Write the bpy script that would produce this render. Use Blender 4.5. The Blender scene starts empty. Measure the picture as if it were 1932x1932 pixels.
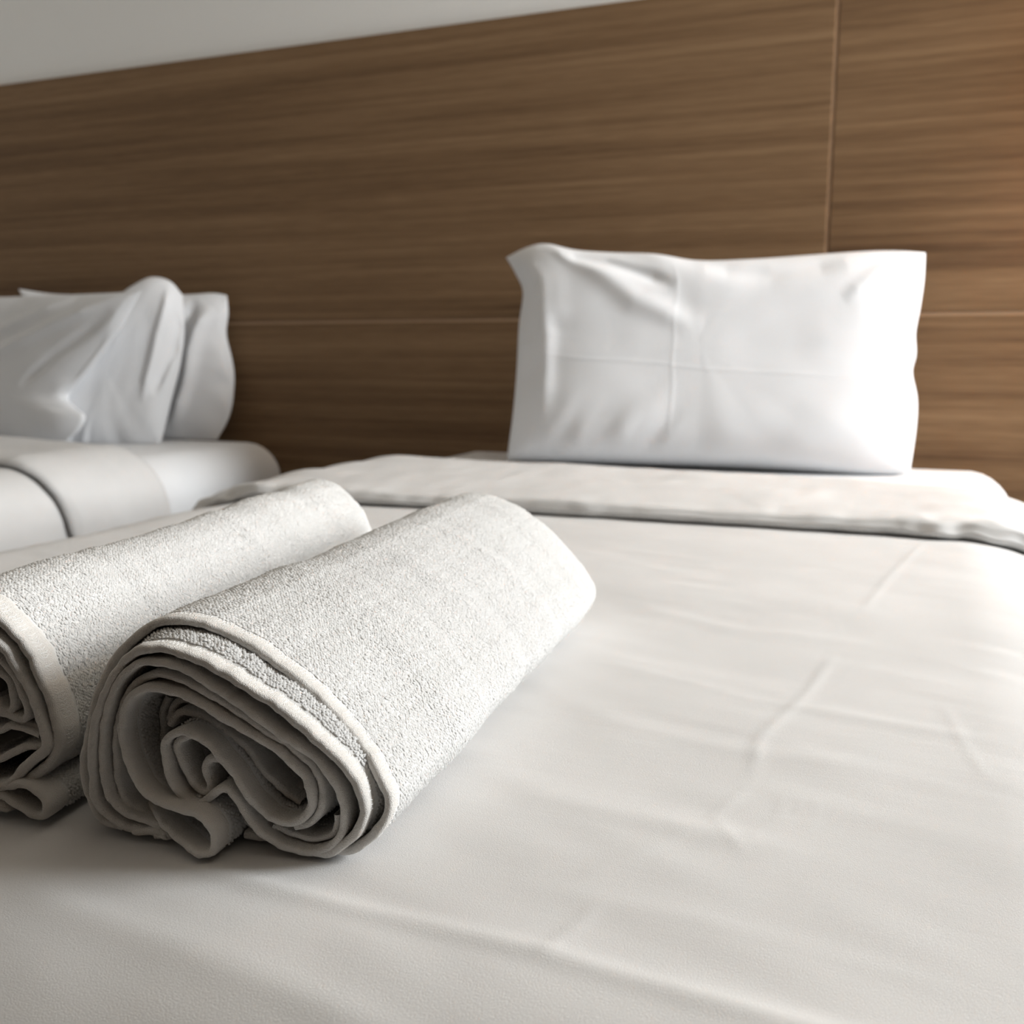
import bpy, math, random
import numpy as np
from mathutils import Vector, Matrix

random.seed(7)
RNG = np.random.default_rng(7)
scene = bpy.context.scene
COL = scene.collection

# ------------------------------------------------------------------ camera
# All layout is measured from the camera's foot: C(x, y, z) turns such a
# measure into world space (headboard face at y = 0, floor at z = 0).
O = np.array([0.3975, -2.05, 0.75])
FPX, PITCH, YAW = 1900.0, math.radians(8.9726), math.radians(22.1494)
cam_d = bpy.data.cameras.new('camera')
cam = bpy.data.objects.new('camera', cam_d)
COL.objects.link(cam)
cam.location = O
cam.rotation_euler = (math.pi / 2 - PITCH, 0, YAW)
cam_d.sensor_width = 36.0
cam_d.lens = 36.0 * FPX / 1932.0
cam_d.clip_start = 0.01
cam_d.dof.use_dof = True
cam_d.dof.focus_distance = 0.43
cam_d.dof.aperture_fstop = 13.0
scene.camera = cam

# ------------------------------------------------------------------ light
world = bpy.data.worlds.new('world')
scene.world = world
world.use_nodes = True
world.node_tree.nodes['Background'].inputs[0].default_value = (0.80, 0.88, 1.0, 1)
world.node_tree.nodes['Background'].inputs[1].default_value = 0.6


def area_light(name, loc, aim, sx, sy, power, color):
    d = bpy.data.lights.new(name, 'AREA')
    d.shape = 'RECTANGLE'
    d.size, d.size_y, d.energy, d.color = sx, sy, power, color
    o = bpy.data.objects.new(name, d)
    COL.objects.link(o)
    o.location = loc
    o.rotation_euler = (Vector(aim) - Vector(loc)).to_track_quat('-Z', 'Y').to_euler()
    return o


# daylight entering through the window in the side wall
WIN_Y0, WIN_Y1, WIN_Z0, WIN_Z1, WALL_X = -0.92, -0.07, 0.90, 2.20, 2.25
area_light('window_daylight', (WALL_X + 0.05, (WIN_Y0 + WIN_Y1) / 2, (WIN_Z0 + WIN_Z1) / 2),
           (0, (WIN_Y0 + WIN_Y1) / 2, (WIN_Z0 + WIN_Z1) / 2), WIN_Y1 - WIN_Y0 - 0.1, WIN_Z1 - WIN_Z0 - 0.1,
           100.0, (0.945, 0.98, 1.0))

scene.view_settings.view_transform = 'Standard'
scene.view_settings.look = 'None'
scene.view_settings.gamma = 1.0
scene.view_settings.use_curve_mapping = False
scene.view_settings.exposure = 0.04
scene.cycles.diffuse_bounces = 3
scene.cycles.max_bounces = 6

# ------------------------------------------------------------------ helpers


def view_ray():
    cp, sp, cy, sy = math.cos(PITCH), math.sin(PITCH), math.cos(YAW), math.sin(YAW)
    F = np.array([-sy * cp, cy * cp, -sp])
    R = np.array([cy, sy, 0.0])
    return F, R, np.cross(R, F)


VF, VR, VU = view_ray()


def on_plane(x, y, n, d):
    """Measure of a photographed point that lies in the plane n.P = d."""
    r = VF + VR * (x - 966) / FPX - VU * (y - 966) / FPX
    n = np.asarray(n, float)
    return r * d / (n @ r)


def link(o, parent=None):
    COL.objects.link(o)
    if parent is not None:
        o.parent = parent
        o.matrix_parent_inverse = Matrix.Translation(-Vector(parent.location))
    return o


def mesh_obj(name, verts, faces, mat, parent=None, smooth=True):
    """faces: one int array (n, k) or a list of such arrays."""
    me = bpy.data.meshes.new(name)
    verts = np.asarray(verts, np.float32)
    if isinstance(faces, np.ndarray):
        faces = [faces]
    faces = [np.asarray(f, np.int32) for f in faces if len(f)]
    loops = np.concatenate([f.ravel() for f in faces])
    sizes = np.concatenate([np.full(len(f), f.shape[1], np.int32) for f in faces])
    starts = np.concatenate([[0], np.cumsum(sizes)[:-1]]).astype(np.int32)
    me.vertices.add(len(verts))
    me.vertices.foreach_set('co', verts.ravel())
    me.loops.add(len(loops))
    me.loops.foreach_set('vertex_index', loops)
    me.polygons.add(len(sizes))
    me.polygons.foreach_set('loop_start', starts)
    me.polygons.foreach_set('loop_total', sizes)
    me.polygons.foreach_set('use_smooth', np.full(len(sizes), smooth))
    me.update(calc_edges=True)
    me.validate()
    if mat:
        me.materials.append(mat)
    return link(bpy.data.objects.new(name, me), parent)


def grid_faces(n, m, base=0, flip=False):
    i = np.arange(n - 1)[:, None] * m + np.arange(m - 1)[None, :] + base
    q = np.stack([i, i + 1, i + m + 1, i + m], -1).reshape(-1, 4)
    return q[:, ::-1] if flip else q


def empty(name, loc):
    o = bpy.data.objects.new(name, None)
    o.location = loc
    o.empty_display_size = 0.05
    return link(o)


def tag(o, label=None, cat=None, group=None, kind=None):
    for k, v in (('label', label), ('category', cat), ('group', group), ('kind', kind)):
        if v:
            o[k] = v
    return o


def box_obj(name, lo, hi, mat, parent=None, bevel=0.0, seg=2):
    import bmesh
    bm = bmesh.new()
    bmesh.ops.create_cube(bm, size=1.0)
    for v in bm.verts:
        v.co = Vector([lo[k] + (v.co[k] + 0.5) * (hi[k] - lo[k]) for k in range(3)])
    if bevel:
        bmesh.ops.bevel(bm, geom=bm.edges[:], offset=bevel, segments=seg, affect='EDGES', profile=0.5)
    me = bpy.data.meshes.new(name)
    bm.to_mesh(me)
    bm.free()
    me.materials.append(mat)
    return link(bpy.data.objects.new(name, me), parent)


def vnoise(p, seed=0):
    """Smooth value noise on an (n, 2) or (n, 3) array, about -1..1."""
    p = np.asarray(p, float)
    i = np.floor(p).astype(np.int64)
    f = p - i
    f = f * f * (3 - 2 * f)
    out = np.zeros(len(p))
    k = p.shape[1]
    for c in range(1 << k):
        w = np.ones(len(p))
        h = np.full(len(p), seed * 374761393 + 1013904223, np.int64)
        for a in range(k):
            b = (c >> a) & 1
            w *= f[:, a] if b else 1 - f[:, a]
            h = (h ^ ((i[:, a] + b) * (668265263, 2246822519, 3266489917)[a])) * 1274126177 & 0xFFFFFFFF
            h = h ^ (h >> 15)
        out += w * ((h & 0xFFFF) / 32767.5 - 1)
    return out


def spline(pts, step):
    """Catmull-Rom through pts (n, k), resampled evenly at about step."""
    P = np.asarray(pts, float)
    Q = np.vstack([2 * P[0] - P[1], P, 2 * P[-1] - P[-2]])
    t = np.linspace(0, 1, 16, endpoint=False)[:, None]
    segs = []
    for i in range(len(P) - 1):
        a, b, c, d = Q[i:i + 4]
        segs.append(0.5 * (2 * b + (c - a) * t + (2 * a - 5 * b + 4 * c - d) * t ** 2 + (3 * b - a - 3 * c + d) * t ** 3))
    S = np.vstack(segs + [P[-1:]])
    L = np.concatenate([[0], np.cumsum(np.linalg.norm(np.diff(S[:, :3], axis=0), axis=1))])
    n = max(4, int(L[-1] / step) + 1)
    u = np.linspace(0, L[-1], n)
    return np.stack([np.interp(u, L, S[:, k]) for k in range(S.shape[1])], 1)


def ridge(x, y, pts, amp, sig):
    """Height of a crease running along a polyline, fading at both ends."""
    P = np.asarray(pts, float)
    best = np.full(x.shape, 1e9)
    tt = np.zeros(x.shape)
    n = len(P) - 1
    for i in range(n):
        a, b = P[i], P[i + 1]
        d = b - a
        t = np.clip(((x - a[0]) * d[0] + (y - a[1]) * d[1]) / (d @ d), 0, 1)
        q = np.hypot(x - a[0] - t * d[0], y - a[1] - t * d[1])
        m = q < best
        best = np.where(m, q, best)
        tt = np.where(m, (i + t) / n, tt)
    return amp * np.exp(-(best / sig) ** 2) * np.clip(np.minimum(tt, 1 - tt) * 6, 0, 1)


# ------------------------------------------------------------------ materials


class NT:
    def __init__(self, name):
        self.m = bpy.data.materials.new(name)
        self.m.use_nodes = True
        self.t = self.m.node_tree
        self.b = self.t.nodes['Principled BSDF']

    def n(self, kind, **kw):
        nd = self.t.nodes.new(kind)
        for k, v in kw.items():
            if k in nd.inputs:
                nd.inputs[k].default_value = v
            else:
                setattr(nd, k, v)
        return nd

    def l(self, a, b):
        self.t.links.new(a, b)

    def coords(self, scale, rot=(0, 0, 0), off=None):
        tc = self.n('ShaderNodeTexCoord')
        mp = self.n('ShaderNodeMapping')
        mp.inputs['Scale'].default_value = scale
        mp.inputs['Rotation'].default_value = rot
        self.l(tc.outputs['Object'], mp.inputs['Vector'])
        if off is not None:
            self.l(off, mp.inputs['Location'])
        return mp.outputs['Vector']

    def ramp(self, fac, stops):
        r = self.n('ShaderNodeValToRGB')
        e = r.color_ramp.elements
        while len(e) < len(stops):
            e.new(0.5)
        for k, (p, c) in enumerate(stops):
            e[k].position = p
            e[k].color = (*c, 1)
        self.l(fac, r.inputs[0])
        return r.outputs[0]


def fabric(name, col, weave=2600.0, bump=0.12, rough=0.85, sheen=0.0, mottle=0.03, long_bump=0.0, translucent=0.0):
    m = NT(name)
    b = m.b
    b.inputs['Roughness'].default_value = rough
    b.inputs['Specular IOR Level'].default_value = 0.2
    b.inputs['Sheen Weight'].default_value = sheen
    b.inputs['Sheen Roughness'].default_value = 0.6
    big = m.n('ShaderNodeTexNoise', Scale=9.0, Detail=3.0)
    m.l(m.coords((1, 1, 1)), big.inputs['Vector'])
    c0 = tuple(c * (1 - mottle) for c in col)
    c1 = tuple(min(1, c * (1 + mottle)) for c in col)
    m.l(m.ramp(big.outputs['Fac'], [(0.35, c0), (0.65, c1)]), b.inputs['Base Color'])
    if bump:
        w1 = m.n('ShaderNodeTexNoise', Scale=1.0, Detail=1.0)
        m.l(m.coords((weave, weave * 0.28, weave * 0.5)), w1.inputs['Vector'])
        w2 = m.n('ShaderNodeTexNoise', Scale=1.0, Detail=1.0)
        m.l(m.coords((weave * 0.28, weave, weave)), w2.inputs['Vector'])
        ad = m.n('ShaderNodeMath', operation='ADD')
        m.l(w1.outputs['Fac'], ad.inputs[0])
        m.l(w2.outputs['Fac'], ad.inputs[1])
        bp = m.n('ShaderNodeBump', Strength=bump, Distance=0.0004)
        m.l(ad.outputs[0], bp.inputs['Height'])
        out = bp.outputs['Normal']
        if long_bump:
            w3 = m.n('ShaderNodeTexNoise', Scale=1.0, Detail=3.0)
            m.l(m.coords((9, 34, 20), (0, 0, 0.35)), w3.inputs['Vector'])
            bp2 = m.n('ShaderNodeBump', Strength=long_bump, Distance=0.004)
            m.l(w3.outputs['Fac'], bp2.inputs['Height'])
            m.l(out, bp2.inputs['Normal'])
            out = bp2.outputs['Normal']
        m.l(out, b.inputs['Normal'])
    if translucent:
        tr = m.n('ShaderNodeBsdfTranslucent', Color=(*col, 1))
        mx = m.n('ShaderNodeMixShader', Fac=translucent)
        m.l(b.outputs[0], mx.inputs[1])
        m.l(tr.outputs[0], mx.inputs[2])
        m.l(mx.outputs[0], m.t.nodes['Material Output'].inputs['Surface'])
    return m.m


def wood(name, dark, mid, light, seed):
    m = NT(name)
    b = m.b
    b.inputs['Roughness'].default_value = 0.6
    b.inputs['Specular IOR Level'].default_value = 0.12
    oi = m.n('ShaderNodeObjectInfo')
    cb = m.n('ShaderNodeCombineXYZ')
    ml = m.n('ShaderNodeMath', operation='MULTIPLY')
    ml.inputs[1].default_value = 40.0
    m.l(oi.outputs['Random'], ml.inputs[0])
    m.l(ml.outputs[0], cb.inputs[0])
    m.l(ml.outputs[0], cb.inputs[2])
    v = m.coords((0.42, 1, 17.0), off=cb.outputs[0])
    n1 = m.n('ShaderNodeTexNoise', Scale=1.0, Detail=4.0, Roughness=0.55, Distortion=0.35)
    m.l(v, n1.inputs['Vector'])
    n2 = m.n('ShaderNodeTexNoise', Scale=1.0, Detail=3.0, Roughness=0.6, Distortion=0.2)
    m.l(m.coords((1.1, 1, 75.0), off=cb.outputs[0]), n2.inputs['Vector'])
    n3 = m.n('ShaderNodeTexNoise', Scale=1.0, Detail=2.0)
    m.l(m.coords((14, 1, 420.0), off=cb.outputs[0]), n3.inputs['Vector'])
    mx = m.n('ShaderNodeMix', data_type='FLOAT')
    mx.inputs[0].default_value = 0.42
    m.l(n1.outputs['Fac'], mx.inputs[2])
    m.l(n2.outputs['Fac'], mx.inputs[3])
    mx2 = m.n('ShaderNodeMix', data_type='FLOAT')
    mx2.inputs[0].default_value = 0.18
    m.l(mx.outputs[0], mx2.inputs[2])
    m.l(n3.outputs['Fac'], mx2.inputs[3])
    m.l(m.ramp(mx2.outputs[0], [(0.36, dark), (0.5, mid), (0.64, light)]), b.inputs['Base Color'])
    bp = m.n('ShaderNodeBump', Strength=0.15, Distance=0.0006)
    m.l(n3.outputs['Fac'], bp.inputs['Height'])
    m.l(bp.outputs['Normal'], b.inputs['Normal'])
    return m.m


def plain(name, col, rough=0.8, bump=0.0, scale=300.0, metal=0.0):
    m = NT(name)
    m.b.inputs['Roughness'].default_value = rough
    m.b.inputs['Metallic'].default_value = metal
    n = m.n('ShaderNodeTexNoise', Scale=scale, Detail=3.0)
    m.l(m.coords((1, 1, 1)), n.inputs['Vector'])
    m.l(m.ramp(n.outputs['Fac'], [(0.3, tuple(c * 0.985 for c in col)), (0.7, col)]), m.b.inputs['Base Color'])
    if bump:
        bp = m.n('ShaderNodeBump', Strength=bump, Distance=0.001)
        m.l(n.outputs['Fac'], bp.inputs['Height'])
        m.l(bp.outputs['Normal'], m.b.inputs['Normal'])
    return m.m


def glass_mat(name):
    m = NT(name)
    tr = m.n('ShaderNodeBsdfTransparent')
    gl = m.n('ShaderNodeBsdfGlossy', Roughness=0.02)
    fr = m.n('ShaderNodeFresnel', IOR=1.45)
    mx = m.n('ShaderNodeMixShader')
    m.l(fr.outputs[0], mx.inputs[0])
    m.l(tr.outputs[0], mx.inputs[1])
    m.l(gl.outputs[0], mx.inputs[2])
    m.l(mx.outputs[0], m.t.nodes['Material Output'].inputs['Surface'])
    return m.m


def emit_mat(name, col, strength):
    m = NT(name)
    m.b.inputs['Base Color'].default_value = (*col, 1)
    m.b.inputs['Emission Color'].default_value = (*col, 1)
    m.b.inputs['Emission Strength'].default_value = strength
    return m.m


M_DUVET = fabric('duvet_cotton', (0.725, 0.716, 0.706), 3600, 0.30, long_bump=0.08)
M_SHEET = fabric('white_percale', (0.84, 0.84, 0.845), 2400, 0.1, long_bump=0.12)
M_CASE = fabric('pillowcase_cotton', (0.83, 0.835, 0.85), 2400, 0.1, mottle=0.01, long_bump=0.10)
M_TERRY = fabric('terry_ground', (0.80, 0.79, 0.77), 1500, 0.0, rough=1.0, sheen=0.0)
M_LOOP = fabric('terry_loop', (0.79, 0.782, 0.765), 3000, 0.0, rough=1.0, sheen=0.0, mottle=0.01, translucent=0.15)
M_HEM = fabric('towel_hem_cotton', (0.80, 0.77, 0.73), 3600, 1.0, rough=1.0, sheen=0.0, mottle=0.03)
M_THREAD = plain('white_thread', (0.86, 0.85, 0.83), 0.7)
M_WOOD = wood('walnut_laminate', (0.120, 0.069, 0.037), (0.212, 0.128, 0.068), (0.300, 0.190, 0.105), 1)
M_EDGE = wood('lit_edge_wood', (0.31, 0.20, 0.12), (0.37, 0.24, 0.147), (0.42, 0.275, 0.172), 2)  # paler tone paints in the light on the joint edges
M_WALL = plain('wall_paint', (0.93, 0.92, 0.89), 0.9, 0.1, 400)
M_DIM = plain('bounce_cutting_brown', (0.105, 0.072, 0.045), 0.9, 0.1, 400)  # brown made up for the unseen walls, to lower the bounced light
M_CEIL = plain('ceiling_paint', (0.60, 0.53, 0.44), 0.9, 0.05, 400)
M_FLOOR = wood('floor_laminate', (0.09, 0.06, 0.04), (0.13, 0.09, 0.06), (0.18, 0.12, 0.08), 3)
M_BASE = plain('bed_base_fabric', (0.20, 0.16, 0.12), 0.9, 0.4, 900)
M_FRAME = plain('window_frame_paint', (0.75, 0.75, 0.74), 0.4)
M_GLASS = glass_mat('window_glass')
M_METAL = plain('brushed_metal', (0.55, 0.53, 0.50), 0.35, 0, 300, 1.0)
M_SHADE = emit_mat('lamp_shade_glow', (1.0, 0.60, 0.30), 17.0)

# ------------------------------------------------------------------ room
XL, XR, YB, YF, ZC = -2.75, WALL_X, 0.025, -4.6, 2.8
S = 'structure'
tag(box_obj('floor', (XL - .1, YF - .1, -0.1), (XR + .2, YB + .12, 0), M_FLOOR), 'dark laminate floor under the two beds', None, None, S)
tag(box_obj('ceiling', (XL - .1, YF - .1, ZC), (XR + .2, YB + .12, ZC + .1), M_CEIL), 'plain painted ceiling of the bedroom', None, None, S)
tag(box_obj('wall_back', (XL, YB, 0), (XR + .2, YB + .12, ZC), M_WALL), 'pale painted wall above the wooden headboard', None, None, S)
tag(box_obj('wall_left', (XL - .1, YF, 0), (XL, YB + .12, ZC), M_WALL), 'pale painted wall beyond the far bed', None, None, S)
tag(box_obj('wall_front', (XL - .1, YF - .1, 0), (XR + .2, YF, ZC), M_DIM), 'unseen wall facing the headboard, coloured dark to cut bounced light', None, None, S)
wr = empty('wall_right', (XR, -2, 0))
tag(wr, 'unseen wall holding the window, coloured dark to cut bounced light', None, None, S)
for nm, lo, hi in (('wall_section', (XR, YF, 0), (XR + .12, WIN_Y0, ZC)), ('wall_section', (XR, WIN_Y1, 0), (XR + .12, YB, ZC)),
                   ('wall_section', (XR, WIN_Y0, 0), (XR + .12, WIN_Y1, WIN_Z0)), ('wall_section', (XR, WIN_Y0, WIN_Z1), (XR + .12, WIN_Y1, ZC))):
    box_obj(nm, lo, hi, M_DIM, wr)
w1 = empty('window_1', (XR + .09, (WIN_Y0 + WIN_Y1) / 2, WIN_Z0))
tag(w1, 'wide daylight window in the side wall', None, None, S)
fw = 0.045
for lo, hi in (((XR + .075, WIN_Y0, WIN_Z0), (XR + .115, WIN_Y0 + fw, WIN_Z1)), ((XR + .075, WIN_Y1 - fw, WIN_Z0), (XR + .115, WIN_Y1, WIN_Z1)),
               ((XR + .075, WIN_Y0 + fw, WIN_Z0), (XR + .115, WIN_Y1 - fw, WIN_Z0 + fw)), ((XR + .075, WIN_Y0 + fw, WIN_Z1 - fw), (XR + .115, WIN_Y1 - fw, WIN_Z1))):
    box_obj('window_frame', lo, hi, M_FRAME, w1, 0.004, 1)
box_obj('pane', (XR + .093, WIN_Y0 + fw, WIN_Z0 + fw), (XR + .097, WIN_Y1 - fw, WIN_Z1 - fw), M_GLASS, w1)

# ------------------------------------------------------------------ headboard
# four laminate panels and joint strips, coloured paler as light caught on groove edges
HB_TOP, HB_Z, HB_X = 0.687 + O[2], 0.0713 + O[2], -0.188 + O[0]
HX0, HX1, G = XL + 0.02, XR - 0.02, 0.0035
hb = empty('headboard', ((HX0 + HX1) / 2, 0.012, 0.0))
tag(hb, 'wide walnut laminate headboard of four panels running behind both beds', 'headboard')
for lo, hi in (((HX0, 0.0, 0.02), (HB_X - G, 0.022, HB_Z - G)),
               ((HX0, 0.0, HB_Z + G), (HB_X - G, 0.022, HB_TOP)),
               ((HB_X + G, 0.0, 0.02), (HX1, 0.022, HB_Z - G)),
               ((HB_X + G, 0.0, HB_Z + G), (HX1, 0.022, HB_TOP))):
    box_obj('panel', lo, hi, M_WOOD, hb, 0.0012, 2)
box_obj('lit_edge_strip', (HB_X - G, 0.0016, 0.02), (HB_X + G, 0.022, HB_TOP - 0.001), M_EDGE, hb)
box_obj('lit_edge_strip', (HX0, 0.0016, HB_Z - G), (HB_X - G, 0.022, HB_Z + G), M_EDGE, hb)
box_obj('lit_edge_strip', (HB_X + G, 0.0016, HB_Z - G), (HX1, 0.022, HB_Z + G), M_EDGE, hb)

# ------------------------------------------------------------------ beds
HALF, RAD = 0.5625, 0.105          # half width of a made bed, rounding of its edges


def bend(d, r):
    d = np.asarray(d, float)
    a = np.clip(d / r, 0, math.pi / 2)
    rest = np.maximum(d - r * math.pi / 2, 0)
    return r * np.sin(a), r * (1 - np.cos(a)) + rest


def bed_surface(s, y, h, xc, half, ztop, r, flare=0.0):
    """Point (camera measure) at arc position s across a bed, h above its cloth."""
    flat = half - r
    d = np.maximum(np.abs(s) - flat, 0)
    lat, drop = bend(d, r)
    a = np.clip(d / r, 0, math.pi / 2)
    sg = np.sign(s)
    rest = np.maximum(d - r * math.pi / 2, 0)
    x = xc + sg * (np.minimum(np.abs(s), flat) + lat + h * np.sin(a) + flare * rest)
    z = ztop - drop + h * np.cos(a)
    return x, y, z


def make_mattress(xc, half, ztop, y0, y1, parent):
    """Thick mattress in a white fitted sheet, rounded on every edge and corner."""
    r, cr, th = 0.085, 0.07, 0.27
    ys = np.linspace(y0, y1, 140)
    # rings: superellipse plan shrunk by the rounding on top and bottom
    prof = []
    for k in range(9):
        a = k / 8 * math.pi / 2
        prof.append((r * (1 - math.sin(a)), -r * (1 - math.cos(a))))
    prof += [(0.0 + 0.004 * math.sin(t * 3.1), -r - t * (th - 2 * r)) for t in (0.25, 0.5, 0.75)]
    for k in range(9):
        a = k / 8 * math.pi / 2
        prof.append((r * (1 - math.cos(a)), -th + r * (1 - math.sin(a))))
    w, l = half, (y1 - y0) / 2
    yc = (y0 + y1) / 2
    n = 0
    plan = []
    for cx, cy, a0 in ((1, 1, 0), (-1, 1, 90), (-1, -1, 180), (1, -1, 270)):
        for k in range(9):
            plan.append((cx, cy, math.radians(a0 + k * 90 / 8)))
    V = []
    for ins, dz in prof:
        for cx, cy, a in plan:
            c = max(cr, ins + 0.01)
            V.append((xc + cx * (w - c) + (c - ins) * math.cos(a), yc + cy * (l - c) + (c - ins) * math.sin(a), ztop + dz))
    m = len(plan)
    V = np.array(V)
    F = []
    for i in range(len(prof) - 1):
        for j in range(m):
            F.append((i * m + j, i * m + (j + 1) % m, (i + 1) * m + (j + 1) % m, (i + 1) * m + j))
    F = np.array(F)[:, ::-1]
    # top and bottom caps
    tc, bc = len(V), len(V) + 1
    V = np.vstack([V, [[xc, yc, ztop + 0.002]], [[xc, yc, ztop - th]]])
    T = np.array([(tc, j, (j + 1) % m) for j in range(m)])
    b0 = (len(prof) - 1) * m
    B = np.array([(bc, b0 + (j + 1) % m, b0 + j) for j in range(m)])
    return mesh_obj('mattress', V + O, [F, T, B], M_SHEET, parent)


def make_bed(xc, label):
    b = empty('bed', C3(xc, 1.1, -0.75))
    tag(b, label, 'bed', 'twin beds against the headboard')
    make_mattress(xc, HALF - 0.008, -0.207, 0.25, 2.035, b)
    lo = np.array([xc - HALF + 0.03, 0.2, -0.69]) + O
    hi = np.array([xc + HALF - 0.03, 2.03, -0.475]) + O
    box_obj('base', lo, hi, M_BASE, b, 0.012, 2)
    for sx in (-1, 1):
        for yy in (0.28, 1.95):
            p = np.array([xc + sx * (HALF - 0.12), yy, -0.75]) + O
            box_obj('leg', p - np.array([.03, .03, 0]), p + np.array([.03, .03, .06]), M_BASE, b, 0.004, 1)
    return b


def C3(x, y, z):
    return (x + O[0], y + O[1], z + O[2])


XB, XA = -0.3975, -1.955           # centre lines of the near and the far bed
make_bed(XB, 'near twin bed under the rolled towels, in white fitted sheet')
make_bed(XA, 'far twin bed beside the other, with three pillows stacked at its head')


def creases_near(x, y):
    h = np.zeros(x.shape)
    # the long crease over the mattress edge at the foot
    h += ridge(x, y, [(-0.26, 0.297), (-0.2117, 0.2944), (-0.11, 0.295), (-0.025, 0.289), (0.1, 0.28)], 0.0012, 0.006)
    for p, a, s in (
        ([(0.012, 1.16), (-0.02, 0.95), (-0.035, 0.80)], 0.0012, 0.005),
        ([(-0.045, 0.70), (-0.055, 0.60), (-0.07, 0.52), (-0.065, 0.46)], 0.0014, 0.0042),
        ([(-0.065, 0.46), (-0.075, 0.42), (-0.055, 0.385)], 0.0009, 0.003),
        ([(-0.05, 0.455), (-0.047, 0.43), (-0.06, 0.40)], 0.0008, 0.0025),
        ([(-0.043, 0.455), (-0.04, 0.435), (-0.05, 0.41)], 0.0007, 0.0025),
        ([(-0.035, 0.455), (-0.034, 0.44), (-0.037, 0.42)], 0.0006, 0.0025),
        ([(-0.08, 0.40), (-0.10, 0.37), (-0.115, 0.345)], 0.0008, 0.004),
        ([(-0.10, 0.335), (-0.105, 0.31), (-0.11, 0.29)], 0.0010, 0.004),
        ([(0.02, 0.62), (0.03, 0.55), (0.04, 0.50)], 0.0008, 0.004),
        ([(-0.20, 0.62), (-0.08, 0.58), (0.06, 0.56)], 0.0010, 0.010),
        ([(-0.18, 0.52), (-0.10, 0.50), (0.0, 0.495)], 0.0022, 0.016),
        ([(-0.22, 0.76), (-0.12, 0.73), (0.0, 0.72)], 0.0020, 0.016),
        ([(-0.17, 0.41), (-0.12, 0.405), (-0.03, 0.40)], 0.0014, 0.012),
        ([(-0.14, 0.335), (-0.05, 0.335), (0.04, 0.325)], 0.0010, 0.009),
        ([(-0.32, 0.262), (-0.24, 0.255), (-0.12, 0.242)], 0.0020, 0.011),
    ):
        h += ridge(x, y, p, a * 0.38, s * 0.75)
    return h


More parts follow.
